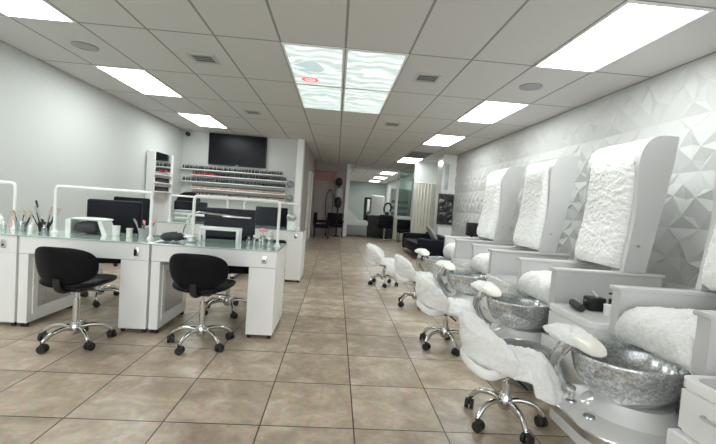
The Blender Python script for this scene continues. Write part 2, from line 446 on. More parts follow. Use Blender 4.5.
# ------------------------------------------------------------------ ceiling fittings
def gx(k): return GX + GPX * k
def gy(m_): return GY + GPY * m_
def frame_shapes(w, l, t, z0, z1):
    return [(box, -w, w, -l, -l + t, z0, z1), (box, -w, w, l - t, l, z0, z1), (box, -w, -w + t, -l + t, l - t, z0, z1), (box, w - t, w, -l + t, l - t, z0, z1)]
def make_light(label, name='ceiling_light', dm='light', group='lit ceiling panels'):
    t = thing(name, label, 'ceiling light', (0, 0, H), 0, group)
    part('frame', M['white'], t, *frame_shapes(GPX / 2 - .004, GPY / 2 - .004, .022, -.012, 0), smooth=False)
    part('diffuser', M[dm], t, (box, -GPX / 2 + .026, GPX / 2 - .026, -GPY / 2 + .026, GPY / 2 - .026, -.009, -.002), smooth=False)
    return t
def cell(k, m_): return (gx(k + .5), gy(m_ + .5), H)
L0 = make_light('large lit rectangular ceiling panel nearest the camera, by the white faceted wall')
L0.location = cell(5, -1)
for k, m_, lab in ((5, 1, 'lit ceiling panel second along the faceted wall side, beside the round speaker'),
                   (5, 3, 'lit ceiling panel third along the faceted wall side, above the farther pedicure chairs'),
                   (5, 6, 'small far lit ceiling panel beside the dark return grille'),
                   (-3, -1, 'lit ceiling panel cut by the top left corner of the photo'),
                   (-3, 1, 'lit ceiling panel over the plain left wall, past the round ceiling speaker'),
                   (-3, 3, 'lit ceiling panel just in front of the wall with the television'),
                   (5, 10, 'first lit ceiling panel beyond the white post at the far opening'),
                   (5, 12.4, 'middle lit ceiling panel of the three in the far back room'),
                   (5, 14.8, 'farthest lit ceiling panel in the far back room')):
    dup(L0, cell(k, m_), lab)
for k, m_ in ((-3, -3),):
    dup(L0, cell(k, m_), 'lit ceiling panel behind the camera')
S0 = make_light('lit printed ceiling panel with grey shape and red round emblem', 'skylight_panel', 'skyprint', 'four printed lit panels')
S0.location = cell(1, 0)
sk = [S0]
for k, m_, lab in ((2, 0, 'lit cloudy ceiling panel right of the one with the red emblem'),
                   (1, 1, 'lit cloudy ceiling panel just beyond the one with the red emblem'),
                   (2, 1, 'lit cloudy ceiling panel farther right of the block of four')):
    sk.append(dup(S0, cell(k, m_), lab))
def ring(bm, cx, cy, r0, r1, z, sx=1.0):
    n = 28
    A = [bm.verts.new((cx + sx * r0 * math.cos(2 * PI * i / n), cy + r0 * math.sin(2 * PI * i / n), z)) for i in range(n)]
    B = [bm.verts.new((cx + sx * r1 * math.cos(2 * PI * i / n), cy + r1 * math.sin(2 * PI * i / n), z)) for i in range(n)]
    for i in range(n): bm.faces.new((A[i], A[(i + 1) % n], B[(i + 1) % n], B[i]))
part('red_emblem', M['printred'], S0, (ring, -.10, .42, .066, .102, -.0105, 1.0), (box, -.15, -.05, .392, .412, -.0112, -.0105), (box, -.15, -.05, .428, .448, -.0112, -.0105))['label'] = 'red round emblem'
def blob(bm, pts, z):
    bm.faces.new([bm.verts.new((x, y, z)) for x, y in pts])
part('grey_print', M['printgrey'], S0, (blob, [(-.27, -.05), (-.1, -.2), (.0, -.22), (.05, -.12), (.1, 0), (.06, .08), (-.02, .12), (-.1, .1), (-.2, .12), (-.22, .06), (-.12, .02)], -.0105))['label'] = 'grey printed silhouette'
part('grey_print', M['printgrey'], sk[2], (blob, [(-.08, -.16), (.05, -.3), (.12, -.3), (.02, -.12)], -.0105))

def make_vent(label, w=.14):
    t = thing('air_vent', label, 'air vent', (0, 0, H), 0, 'square ceiling vents')
    part('frame', mat('vent_white', (0.55, 0.55, 0.54), 0.5), t, *frame_shapes(w, w, .03, -.012, 0), smooth=False)
    part('backing', M['ventdark'], t, (box, -w + .035, w - .035, -w + .035, w - .035, -.003, 0), smooth=False)
    for i in range(4):
        y = -w + .06 + i * (2 * w - .12) / 3
        part('louver', M['ventgrey'], t, (box, -w + .035, w - .035, y - .006, y + .006, -.010, -.004), smooth=False)
    return t
v0 = make_vent('square louvered ceiling vent left of the printed lit panels, nearest'); v0.location = (-1.57, 4.42, H)
dup(v0, (-1.57, 6.92, H), 'square ceiling vent left of centre, nearer the television')
dup(v0, (0.93, 4.38, H), 'square louvered ceiling vent just right of the printed lit panels')
dup(v0, (0.91, 6.93, H), 'square ceiling vent farther along the right side of the printed panels')
t = thing('return_grille', 'large dark return air grille by the small far light', 'air vent', (2.16, 10.5, H))
part('frame', M['ventgrey'], t, *frame_shapes(.30, .60, .03, -.012, 0), smooth=False)
part('backing', mat('grille_dark', (0.16, 0.16, 0.16), 0.7), t, (box, -.27, .27, -.57, .57, -.006, 0), smooth=False)
def make_speaker(loc, label):
    t = thing('ceiling_speaker', label, 'speaker', loc, 0, 'round ceiling speakers')
    part('rim', M['ventgrey'], t, (lathe, [(.09, 0), (.125, 0), (.125, -.008), (.09, -.012)]))
    part('grille', M['grey'], t, (lathe, [(0, -.009), (.088, -.009), (.09, 0), (0, 0)]))
    return t
sp = make_speaker((-2.81, 4.38, H), 'round ceiling speaker on the left, near the plain wall')
dup(sp, (2.13, 4.36, H), 'round ceiling speaker on the right, between two lit panels')
t = thing('security_camera', 'small black security camera high in the left corner', 'security camera', (-3.62, 9.40, 2.60))
part('mount', M['white'], t, (cyl, (-.03, .15, .08), (-.03, .08, .03), .012))
part('camera_body', M['rubber'], t, (ball, (0, 0, 0), .055, .075, .05))

# ------------------------------------------------------------------ rolling chairs
def make_base(t, R, hub_z, top, legs=5, a0=0.3, lift=.016):
    part('gas_lift', M['chrome'], t, (cyl, (0, 0, hub_z - .03), (0, 0, top - .09), lift * 1.45), (cyl, (0, 0, top - .10), (0, 0, top), lift * .8))
    part('hub', M['chrome'], t, (lathe, [(0, hub_z - .045), (.03, hub_z - .045), (.042, hub_z - .02), (.04, hub_z + .02), (.026, hub_z + .045), (0, hub_z + .045)]))
    for i in range(legs):
        a = a0 + 2 * PI * i / legs
        c, s = math.cos(a), math.sin(a)
        P = lambda r, z: (r * c, r * s, z)
        lg = part('leg', M['chrome'], t, (tube, smooth_path([P(.025, hub_z), P(R * .4, hub_z + .012), P(R * .75, hub_z - .005), P(R, .066)], 4), [.017] * 4 + [.0165] * 4 + [.015] * 4 + [.012], 10, .95))
        b = a + 1.9
        d = Vector((math.cos(b), math.sin(b), 0)); n = Vector((-d.y, d.x, 0)); w0 = Vector(P(R, .029)) + d * .012
        part('caster', M['rubber'], lg, (cyl, w0 - n * .025, w0 - n * .006, .029, None, 18), (cyl, w0 + n * .006, w0 + n * .025, .029, None, 18),
             (cyl, w0 - n * .02, w0 + n * .02, .009), (box, w0.x - .017, w0.x + .017, w0.y - .017, w0.y + .017, .036, .062, .006), (cyl, P(R, .05), P(R, .08), .008))

def make_task_chair(label):
    t = thing('task_chair', label, 'chair', group='black rolling chairs at the nail desks')
    make_base(t, .24, .115, .43, a0=.62)
    part('seat', M['black'], t, (pillow, lambda u, v, h: (.225 * u, .03 + .21 * v, .468 + .038 * h + .02 * u * u), 8, 40, 3.0, 2.6))
    def shell(u, v, h):
        x = .228 * u * (1 - .10 * (max(0, -v)) ** 1.5)
        z = .622 + .138 * v
        y = -.235 + .055 * (-v + 1) * .5 + 1.9 * x * x - .02 * h - .03 * (1 - v) * .0
        return (x, y, z)
    part('backrest', M['black'], t, (pillow, shell, 10, 48, 2.9, 3.0))
    part('seat_plate', M['rubber'], t, (box, -.08, .08, -.08, .10, .405, .432, .008))
    part('back_bracket', M['rubber'], t, (tube, smooth_path([(0, -.05, .42), (0, -.15, .425), (0, -.20, .46), (0, -.212, .53)], 4), .016, 10, 1.6))
    part('lever', M['chrome'], t, (tube, [(.05, 0, .415), (.16, .01, .405), (.2, .012, .40)], .006, 8))
    return t
A1 = make_task_chair('black rolling chair tucked at the desk nearest the left wall side')
A1.location = (-1.925, 3.015, 0); A1.rotation_euler.z = -.04
B1 = dup(A1, (-1.01, 3.10, 0), 'black rolling chair with shell back in front of the desk with flowers', -.05)
def make_customer_chair(label):
    t = thing('padded_chair', label, 'chair', group='black padded chairs seen over the desks')
    make_base(t, .26, .115, .43, a0=.5)
    part('back_cushion', M['navy'], t, (box, -.275, .275, -.44, -.36, .60, 1.06, .022, 3))
    part('seat', M['navy'], t, (box, -.25, .25, -.30, .20, .43, .52, .03, 3))
    part('back_bracket', M['rubber'], t, (tube, smooth_path([(0, -.12, .425), (0, -.34, .43), (0, -.40, .50), (0, -.40, .64)], 4), .016, 10, 1.8))
    return t
c0 = make_customer_chair('black padded chair on the far side of the desk with flowers'); c0.location = (-1.06, 4.02, 0); c0.rotation_euler.z = PI + .30
dup(c0, (-2.43, 4.16, 0), 'black padded chair on the far side of the desk with the dark cushion', PI + .22)
dup(c0, (-1.04, 6.42, 0), 'black padded chair behind the pink flowers, beyond the second desk row', PI + .2)
dup(c0, (-2.53, 6.58, 0), 'black padded chair behind the arched chrome lamp, beyond the second desk row', PI + .1)
dup(c0, (-3.40, 6.30, 0), 'black padded chair furthest left, beyond the second desk row', PI + .1)

# ------------------------------------------------------------------ nail desks
def make_desk(label):
    t = thing('nail_desk', label, 'desk', group='white nail desks')   # origin: front left bottom corner, 1.04 wide, .62 deep
    W, D = 1.03, .62
    part('apron', M['white'], t, (box, 0, W, 0, .02, .615, .752, .003), (box, 0, .02, .02, D, .615, .752), (box, W - .02, W, .02, D, .615, .752), (box, .02, W - .02, D - .02, D, .70, .752), smooth=False)
    part('glass_top', M['deskglass'], t, (box, -.006, W + .006, -.008, D + .006, .753, .765, .003), smooth=False)
    ped = part('pedestal', M['white'], t, (box, W - .225, W, .0, D, .035, .612, .004), smooth=False)
    lg = part('leg_panel', M['white'], t, (box, 0, .075, 0, D, .035, .612, .004), smooth=False)
    part('inset_frame', M['white'], lg, (box, .076, .086, .05, .10, .10, .58), (box, .076, .086, D - .10, D - .05, .10, .58), (box, .076, .086, .10, D - .10, .10, .15), (box, .076, .086, .10, D - .10, .53, .58), smooth=False)
    part('inset_glitter', M['silver'], lg, (box, .0755, .080, .10, D - .10, .15, .53), smooth=False)
    lt = part('latch', M['chrome'], t, (box, W - .12, W - .08, -.010, -.001, .65, .72, .004))
    part('keyhole', M['rubber'], lt, (box, W - .105, W - .095, -.014, -.009, .668, .685, .001))
    for x in (.02, .055, W - .20, W - .03):
        for y in (.035, D - .035):
            part('foot', M['rubber'], t, (cyl, (x, y, 0), (x, y, .034), .016, None, 12))
    return t
dB = make_desk('white glass-topped nail desk with pink flowers and arched lamp'); dB.location = (-1.505, 3.27, 0)
dup(dB, (-2.555, 3.27, 0), 'white glass-topped nail desk holding the dark cushion stand')
dup(dB, (-3.605, 3.27, 0), 'white nail desk cut off by the left edge of the photo')
dup(dB, (-1.49, 5.64, 0), 'white nail desk of the second row, its end showing by the aisle')
dup(dB, (-2.54, 5.64, 0), 'white nail desk of the second row, behind the dark cushion')
TZ = .765
def make_guard(label, x0, x1, y, z1=1.18):
    t = thing('sneeze_guard', label, 'sneeze guard', (x0, y, TZ), 0, 'white pipe guards on the desks')
    w, h = x1 - x0, z1 - TZ
    part('pipe_frame', M['pvc'], t, (tube, smooth_path([(0, 0, 0), (0, 0, h * .5), (0, 0, h - .05), (.012, 0, h - .012), (.05, 0, h), (w * .5, 0, h), (w - .05, 0, h), (w - .012, 0, h - .012), (w, 0, h - .05), (w, 0, h * .5), (w, 0, 0)], 4), .0135, 10, 1.0, (0, 1, 0)))
    part('clear_panel', M['clear'], t, (box, .015, w - .015, -.002, .002, .06, h - .015), smooth=False)
    for x in (0, w):
        part('flange', M['pvc'], t, (lathe, [(0, 0), (.028, 0), (.028, .012), (.018, .02), (.014, .04), (0, .04)], (x, 0, 0)))
    return t
make_guard('white pipe guard frame standing on the desk with flowers', -1.29, -.52, 3.58)
make_guard('white pipe guard frame around the dark cushion stand', -2.47, -1.645, 3.54)
make_guard('white pipe guard frame at the left edge of the photo', -3.5, -2.86, 3.60)
make_guard('thin white pipe guard on the second row, behind arched lamp', -1.40, -.56, 5.95, 1.15)
make_guard('thin white pipe guard on the second row, behind the dark cushion', -2.50, -1.65, 5.95, 1.15)

def make_stand(label, loc, rotz=0, w=.37):
    t = thing('armrest_stand', label, 'arm rest', loc, rotz, 'white little arm rest tables')
    part('top', M['white'], t, (box, -w / 2, w / 2, -.07, .07, .108, .135, .006))
    for x in (-1, 1):
        for y in (-1, 1):
            part('leg', M['white'], t, (box, x * (w / 2 - .014) - .011, x * (w / 2 - .014) + .011, y * .055 - .011, y * .055 + .011, 0, .108, .003))
    return t
st = make_stand('white little arm rest table on the desk beside the flowers', (-1.075, 3.70, TZ))
dup(st, (-1.98, 5.82, TZ), 'white little arm rest table seen behind the arched lamp')
# cushion stand on the second desk
t = thing('cushion_stand', 'white stand with dark padded underside beneath the guard frame', 'arm rest', (-2.22, 3.66, TZ))
part('top', M['white'], t, (pillow, lambda u, v, h: (.16 * u, .08 * v, .135 + .016 * h), 6, 32, 5.0, 2.5))
part('pad', M['darkcloth'], t, (pillow, lambda u, v, h: (-.03 + .105 * u, .085 * v, .058 + .056 * h), 6, 32, 4.0, 2.5))
part('side', M['white'], t, (prism, [(.13, 0), (.085, .125), (.12, .125), (.175, 0)], -.08, .08, 'XZ'))
part('side', M['white'], t, (prism, [(-.19, 0), (-.19, .13), (-.145, .13), (-.145, 0)], -.08, .08, 'XZ'))
def cup(name, label, cat, x, y, r, h, m, z=TZ, group=None):
    t = thing(name, label, cat, (x, y, z), 0, group)
    part('body', M[m], t, (lathe, [(0, 0), (r * .85, 0), (r, h), (r * .88, h), (r * .75, .008), (0, .008)], (0, 0, 0), 20))
    return t
cup('paper_cup', 'small white cup right of the dark cushion stand', 'cup', -2.0, 3.64, .034, .09, 'white')
cup('paper_cup', 'small beige cup among the brushes on the left desk', 'cup', -1.88, 3.64, .028, .075, 'cream')
def brushes(cx, cy, n, spread, hmin, hmax, labels, group, holder, hl, mats, rr=.045):
    t = cup('brush_holder', hl, 'brush holder', cx, cy, rr, .08, holder)
    for i in range(n):
        a = 2 * PI * i / n + random.uniform(-.3, .3); r = rr * .6
        dx, dy = math.cos(a), math.sin(a); h = random.uniform(hmin, hmax); s = spread * random.uniform(.5, 1)
        b = thing('brush', labels, 'brush', (cx + dx * r, cy + dy * r, TZ + .012), 0, group)
        e = Vector((dx * s * h, dy * s * h * .5, h)); k = random.choice(mats)
        part('handle', M[k], b, (cyl, (0, 0, 0), e * .75, .0055, .004, 8))
        part('bristles', M[random.choice(('wood', 'rubber', 'greycloth', 'pink'))], b, (cyl, e * .75, e, .006, .009, 8))
brushes(-2.77, 3.56, 7, .5, .14, .20, 'nail brush standing in the cup nearest the left edge guard', 'brushes in the left cup', 'grey', 'grey brush cup beside the left edge guard post', ('rubber', 'wood', 'pink', 'white'))
brushes(-2.62, 3.62, 7, .7, .15, .26, 'nail brush or file in the dark cup near the guarded desk', 'brushes in the dark cup', 'rubber', 'dark brush cup left of the guard frame post', ('rubber', 'darkcloth', 'rubber', 'steel'))
brushes(-1.76, 3.66, 6, .6, .12, .17, 'dark tool in the cup at the right guard post', 'tools by the right guard post', 'grey', 'grey tool cup beside the right post of the cushion guard', ('rubber', 'steel', 'rubber'), .05)
def jar(label, x, y, r, h, m, z=TZ, cap='white'):
    t = thing('bottle', label, 'bottle', (x, y, z))
    part('body', M[m], t, (lathe, [(0, 0), (r, 0), (r, h * .65), (r * .5, h * .78), (r * .5, h * .8), (0, h * .8)], (0, 0, 0), 18))
    part('cap', M[cap], t, (cyl, (0, 0, h * .8), (0, 0, h), r * .45, None, 12))
for a in (('white bottle furthest left on the cut off desk', -3.05, 3.68, .03, .13, 'white'), ('orange-brown bottle beside the left edge guard', -2.98, 3.56, .022, .10, 'wood'),
          ('clear bottle before the brush cups at left', -2.71, 3.48, .025, .09, 'glassjar'), ('small steel-capped clear bottle by the dark cup', -2.53, 3.50, .022, .07, 'glassjar', TZ, 'steel')):
    jar(*a)
for i, (x, y, r, h, m_) in enumerate(((-2.92, 3.66, .024, .12, 'pink'), (-2.87, 3.50, .02, .08, 'glassjar'), (-2.74, 3.66, .02, .11, 'cream'), (-2.66, 3.52, .018, .07, 'white'), (-2.70, 3.70, .02, .13, 'rubber'))):
    jar(('pink bottle behind the left brush cup', 'short clear bottle in front of the left brush cup', 'cream bottle between the two brush cups', 'short white bottle in front of the dark brush cup', 'tall black bottle behind the dark brush cup')[i], x, y, r, h, m_)
# flowers and jars at the right end
t = thing('flower_jar', 'clear jar holding a pink flower at the desk end', 'flower jar', (-.645, 3.52, TZ))
part('jar', M['glassjar'], t, (lathe, [(0, 0), (.032, 0), (.036, .05), (.024, .09), (.028, .10), (.024, .10), (.02, .088), (.03, .05), (.026, .006), (0, .006)]))
part('stem', M['grey'], t, (tube, smooth_path([(0, 0, .01), (.003, 0, .09), (-.004, .004, .14)], 4), .003, 6))
def petals(bm):
    for i in range(9):
        a = i * 2.4; r = .004 + .0032 * i
        ball(bm, (-.004 + r * math.cos(a), .004 + r * math.sin(a), .155 - .0012 * i), .016, .016, .013, 10, 6)
part('flower', M['pink'], t, (petals,))['label'] = 'pink flower'
for a in (('clear bottle left of the pink flower', -.72, 3.52, .024, .10, 'glassjar'), ('steel-capped clear bottle left of the pink flower, nearer the arm rest', -.765, 3.50, .022, .08, 'glassjar', TZ, 'steel'),
          ('clear bottle right of the pink flower', -.585, 3.50, .025, .085, 'glassjar'), ('tall clear bottle behind the pink flower', -.60, 3.72, .024, .12, 'glassjar', TZ, 'steel'),
          ('small clear bottle in front of the pink flower', -.66, 3.46, .02, .07, 'glassjar')):
    jar(*a)
# arched lamp, clear box and dark cloth at the left end of the same desk
t = thing('desk_lamp', 'arched chrome lamp with white base on the desk', 'desk lamp', (-1.36, 3.69, TZ))
part('lamp_base', M['white'], t, (box, -.07, .09, -.06, .06, 0, .045, .012))
part('arm', M['chrome'], t, (tube, smooth_path([(-.06, 0, .04), (-.045, 0, .12), (0, 0, .215), (.08, 0, .262), (.19, 0, .258), (.42, 0, .245)], 6), .008, 8))
part('lamp_head', M['chrome'], t, (box, .30, .56, -.022, .022, .232, .250, .006))
t = tag(obj('folded_cloth', (lambda bm: (pillow(bm, lambda u, v, h: (.095 * u, .075 * v, .04 + .036 * h), 8, 40, 2.6), ruffle(bm, .018, 16, .002), bm)[2])(bmesh.new()), M['darkcloth'], None, True, (-1.40, 3.44, TZ + .006)), 'dark fluffy bundle of cloth at the left end of the desk', 'cloth')
t = thing('storage_box', 'clear box beside the dark cloth bundle on the desk', 'box', (-1.265, 3.46, TZ))
part('body', M['glassjar'], t, (box, -.035, .035, -.06, .06, 0, .05, .004))
part('lid', M['white'], t, (box, -.038, .038, -.063, .063, .05, .062, .004))
# things on the second row
def towel_pile(x, y, n):
    for i in range(n):
        tag(obj('folded_towel', mk(box, -.13, .13, -.09, .09, 0, .033, .012, 3), M['cream' if i % 2 else 'greycloth'], None, True, (x + random.uniform(-.012, .012), y, TZ + i * .034), random.uniform(-.1, .1)),
            ('cream' if i % 2 else 'grey') + ' folded towel in the pile by the leaning rack', 'towel', 'folded towels in the pile')
towel_pile(-2.34, 6.10, 5)
t = thing('lidded_jar', 'silver jar with a round lid on the far desk end', 'jar', (-.655, 5.80, TZ))
part('body', M['white'], t, (lathe, [(0, 0), (.055, 0), (.06, .05), (.055, .12), (.05, .125), (0, .125)], (0, 0, 0), 24))
part('lid', M['silver'], t, (ball, (0, 0, .185), .075, .03, .062))

# ------------------------------------------------------------------ television and polish wall
t = thing('television', 'large black television hung above the polish shelves', 'television', (-2.465, YB, 1.935))
part('frame', M['rubber'], t, (box, -.685, .685, -.07, -.01, 0, .745, .008))
part('screen', M['screen'], t, (box, -.667, .667, -.0735, -.069, .03, .728), smooth=False)
part('mark', M['pvc'], t, (box, -.025, .025, -.075, -.069, .010, .020), smooth=False)
part('bracket', M['steel'], t, (box, -.2, .2, -.012, 0, .2, .5), smooth=False)
def poly_bottle(mm):
    bm = bmesh.new()
    lathe(bm, [(0, 0), (.017, 0), (.019, .004), (.019, .050), (.010, .056), (0, .056)], (0, 0, 0), 8)
    n = len(bm.faces)
    lathe(bm, [(0, .056), (.012, .056), (.011, .092), (0, .092)], (0, 0, 0), 8)
    bm.faces.ensure_lookup_table()
    me_f = [f.index for f in bm.faces]
    for i, f in enumerate(bm.faces): f.material_index = 1 if i >= n else 0
    return obj('polish_bottle', bm, [mm, M['rubber']])
protos = [poly_bottle(m_) for m_ in POL]
used = set()
def bottle(k, loc, label, group):
    if k not in used: used.add(k); o = protos[k]
    else: o = protos[k].copy(); COL.objects.link(o)
    o.location = loc; tag(o, label, 'nail polish', group)
rows = ((-3.74, -1.34, 1.79, (0, 3, 0, 4, 1), 'top', 60), (-3.50, -1.24, 1.655, (0, 1, 3, 0), 'second', 57), (-3.74, -1.26, 1.50, (4, 3, 0, 3), 'third', 60), (-3.50, -1.26, 1.33, (5, 7, 6, 5), 'fourth', 55), (-3.50, -1.26, 1.16, (5, 6, 7, 8), 'fifth', 55))
for x0, x1, z, ks, word, n in rows:
    s = thing('polish_shelf', f'long white nail polish shelf, {word} from the top under the television', 'shelf', ((x0 + x1) / 2, YB, z), 0, 'nail polish shelves')
    hw = (x1 - x0) / 2
    part('board', M['white'], s, (box, -hw, hw, -.13, 0, -.012, 0), smooth=False)
    part('lip', M['white'], s, (box, -hw, hw, -.136, -.13, -.018, .004), smooth=False)
    for i in range(n):
        k = random.choice(ks)
        if word == 'second' and i < 13: k = 2
        bottle(k, (x0 + .03 + (x1 - x0 - .06) * i / (n - 1), YB - .07 + random.uniform(-.02, .02), z + .0005),
               f'small nail polish bottle in the row on the {word} shelf under the television', f'polish bottles on the {word} shelf')
for z, dn, lab in ((1.59, 0, 'round silver ornament at the right end of the third shelf'), (1.25, 0, 'round silver ornament at the right end of the fifth shelf')):
    t = thing('hanging_ornament', lab, 'ornament', (-1.13, 9.355, z))
    part('disc', M['tub'], t, (lathe, [(0, -.012), (.06, -.014), (.085, -.006), (.085, .006), (.06, .014), (0, .012)]))
    for ch in t.children: ch.rotation_euler = (PI / 2, 0, 0)
# leaning rack against the left wall
t = thing('display_rack', 'white polish rack with grey mirror leaning on the left wall', 'rack', (XL + .02, 8.22, 0))
part('side', M['white'], t, (box, .0, .16, -.43, -.40, 0, 1.98))
part('side', M['white'], t, (box, .0, .16, .40, .43, 0, 2.0))
part('back', M['white'], t, (box, 0, .02, -.40, .40, 0, 2.0), smooth=False)
part('mirror', M['mirror'], t, (box, .12, .135, -.395, .395, 1.60, 1.98), smooth=False)
for z in (1.55, 1.38, 1.20):
    part('shelf', M['white'], t, (box, .02, .16, -.40, .40, z - .02, z), smooth=False)
for zi, z in enumerate((1.38, 1.20)):
    for i in range(18):
        bottle((0, 1, 3)[i % 3], (XL + .11, 8.22 - .37 + i * .0435, z + .0005), f'nail polish bottle on the {"upper" if zi == 0 else "lower"} shelf of the leaning rack', f'polish bottles on the leaning rack, {"upper" if zi == 0 else "lower"}')
t = thing('lounge_chair', 'black chair with a curved back below the leaning rack', 'chair', (-3.05, 8.0, 0))
part('backrest', M['black'], t, (pillow, lambda u, v, h: (.25 * u, .22 + .02 * h - .5 * u * u * .2, .95 + .28 * v), 6, 32, 2.6))
part('seat', M['black'], t, (box, -.26, .26, -.25, .25, .38, .50, .03, 3))
for sx in (-.22, .22):
    for sy in (-.2, .2): part('leg', M['chrome'], t, (cyl, (sx, sy, 0), (sx, sy, .39), .013))

# ------------------------------------------------------------------ pedicure stations
def round_rect(x0, x1, y0, y1, r, n=8):
    """rounded only at the x0 end"""
    p = [(x1, y0), (x1, y1)]
    for i in range(n + 1):
        a = PI / 2 + (PI / 2) * i / n; p.append((x0 + r + r * math.cos(a), y1 - r + r * math.sin(a)))
    for i in range(n + 1):
        a = PI + (PI / 2) * i / n; p.append((x0 + r + r * math.cos(a), y0 + r + r * math.sin(a)))
    return p
def back_profile():
    return smooth_path([Vector((x, z, 0)) for x, z in ((2.36, .812), (2.385, 1.0), (2.415, 1.25), (2.415, 1.5), (2.405, 1.68), (2.425, 1.80), (2.475, 1.885), (2.56, 1.93), (2.72, 1.935))], 4)
def make_station(label):
    X0 = 2.0
    t = thing('pedicure_chair', label, 'pedicure chair', (X0, 0, 0), 0, 'white pedicure chairs along the faceted wall')
    def P(name, m, *shapes, par=None, **k):
        o = part(name, m, par or t, *shapes, **k)
        if par is None:
            o.data.transform(Matrix.Translation((-X0, 0, 0)))
        else: o.data.transform(Matrix.Translation((-X0, 0, 0)))
        return o
    # platform
    P('platform', M['acryl'], (prism, round_rect(1.38, 2.66, -.30, .30, .14), 0, .118), (prism, round_rect(1.325, 2.68, -.33, .33, .16), .118, .148), angle=30)
    out = round_rect(1.317, 2.68, -.338, .338, .165); inn = round_rect(1.327, 2.68, -.328, .328, .155)
    def strip(bm):
        ids = list(range(1, len(out))) + [0]
        rings = []
        for i in ids:
            rings.append([bm.verts.new((out[i][0], out[i][1], .112)), bm.verts.new((out[i][0], out[i][1], .152)), bm.verts.new((inn[i][0], inn[i][1], .156)), bm.verts.new((inn[i][0], inn[i][1], .112))])
        for A, B in zip(rings, rings[1:]):
            for k in range(4): bm.faces.new((A[k], A[(k + 1) % 4], B[(k + 1) % 4], B[k]))
        bm.faces.new(rings[0]); bm.faces.new(rings[-1][::-1])
    P('chrome_trim', M['steel'], (strip,), angle=30)['label'] = 'brushed steel edge strip'
    P('bowl_plinth', M['acryl'], (lathe, [(0, .148), (.25, .148), (.235, .158), (.205, .172), (.18, .195), (.165, .215), (0, .215)], (1.77, .02, 0), 44, 1.1, 1.0))
    # bowl
    P('glass_bowl', M['crackle'], (lathe, [(0, .205), (.12, .205), (.17, .225), (.225, .28), (.262, .345), (.276, .405), (.283, .44), (.287, .455), (.281, .462), (.272, .455), (.262, .41), (.245, .35), (.205, .285), (.15, .245), (0, .238)], (1.73, .04, 0), 56, 1.12, .90), angle=60)['label'] = 'crackled silver glass foot bowl'
    fa = P('spray_handle', M['chrome'], (tube, smooth_path([(2.03, -.12, .30), (2.03, -.12, .43), (1.99, -.1, .475), (1.93, -.06, .47)], 5), .011, 10))
    dr = P('drain_knob', M['chrome'], (lathe, [(0, .148), (.03, .148), (.028, .156), (.012, .16), (.012, .18), (.022, .185), (.02, .2), (0, .203)], (1.445, .10, 0), 20))
    P('drain_cover', M['chrome'], (lathe, [(0, .148), (.032, .148), (.028, .156), (0, .157)], (1.44, -.07, 0), 20))
    # footrest on two chrome arches
    P('footrest_arch', M['chrome'], (tube, smooth_path([(1.53, .22, .15), (1.46, .235, .20), (1.39, .19, .30), (1.35, .14, .38), (1.355, .09, .46), (1.385, .06, .525)], 6), [.036] * 31, 14, .85))
    P('footrest_arch', M['chrome'], (tube, smooth_path([(1.62, .14, .15), (1.565, .13, .28), (1.525, .11, .39), (1.47, .08, .48), (1.41, .03, .525)], 6), [.02] * 25, 12, .9))
    cu = P('footrest', M['cream'], (pillow, lambda u, v, h: (1.40 + .085 * u, .04 + .205 * v, .548 + .030 * h - .03 * v * v), 8, 44, 2.6, 2.4))
    def cover(bm):
        pillow(bm, lambda u, v, h: (1.395 + .105 * u, .09 + .185 * v, .562 + .030 * h - .03 * v * v - .022 * u * u), 12, 56, 2.5, 2.2); ruffle(bm, .010, 24, .003, 2)
    P('footrest_cover', M['fur'], (cover,), par=cu)['label'] = 'white fluffy cover'
    # throne body
    P('seat_base', M['shell'], (prism, [(2.12, .148), (2.08, .50), (2.66, .50), (2.66, .148)], -.25, .25, 'XZ'), smooth=False)
    for s, nm in ((-1, 'near'), (1, 'far')):
        y0, y1 = sorted((s * .325, s * .255))
        ar = P('arm_panel', M['shell'], (prism, [(1.90, .148), (1.87, .40), (1.805, .50), (1.805, .78), (2.70, .78), (2.70, .148)], y0, y1, 'XZ'), smooth=False)
        P('arm_cap', M['shell'], (box, 1.785, 2.72, y0 - .012, y1 + .012, .78, .808, .009), par=ar)
    # backrest shell: two wings, a curved top and a back panel
    pr = back_profile(); front = [(p.x, p.y) for p in pr]
    side = front + [(2.705, 1.75), (2.66, 1.45), (2.55, .812)]
    def shell(bm):
        for s in (-1, 1):
            y0, y1 = sorted((s * .325, s * .285)); prism(bm, side, y0, y1, 'XZ')
        n = len(front); cut = max(i for i, q in enumerate(front) if q[1] < 1.74)
        A = front[cut:]; I = [(x + .035 * (1 - (i / (len(A) - 1)) * .6), z - .035 * (i / (len(A) - 1))) for i, (x, z) in enumerate(A)]
        prism(bm, A + I[::-1], -.2845, .2845, 'XZ')
        prism(bm, [(2.49, .812), (2.54, .812), (2.65, 1.45), (2.70, 1.75), (2.70, 1.90), (2.66, 1.90), (2.60, 1.45)], -.2845, .2845, 'XZ')
    P('back_shell', M['shell'], (shell,), angle=35)
    def rivet(y): return (cyl, (2.50, y, 1.02), (2.50, y - .006, 1.02), .012, None, 12)
    P('rivet', M['grey'], (cyl, (2.47, -.323, 1.03), (2.47, -.331, 1.03), .011, None, 12))
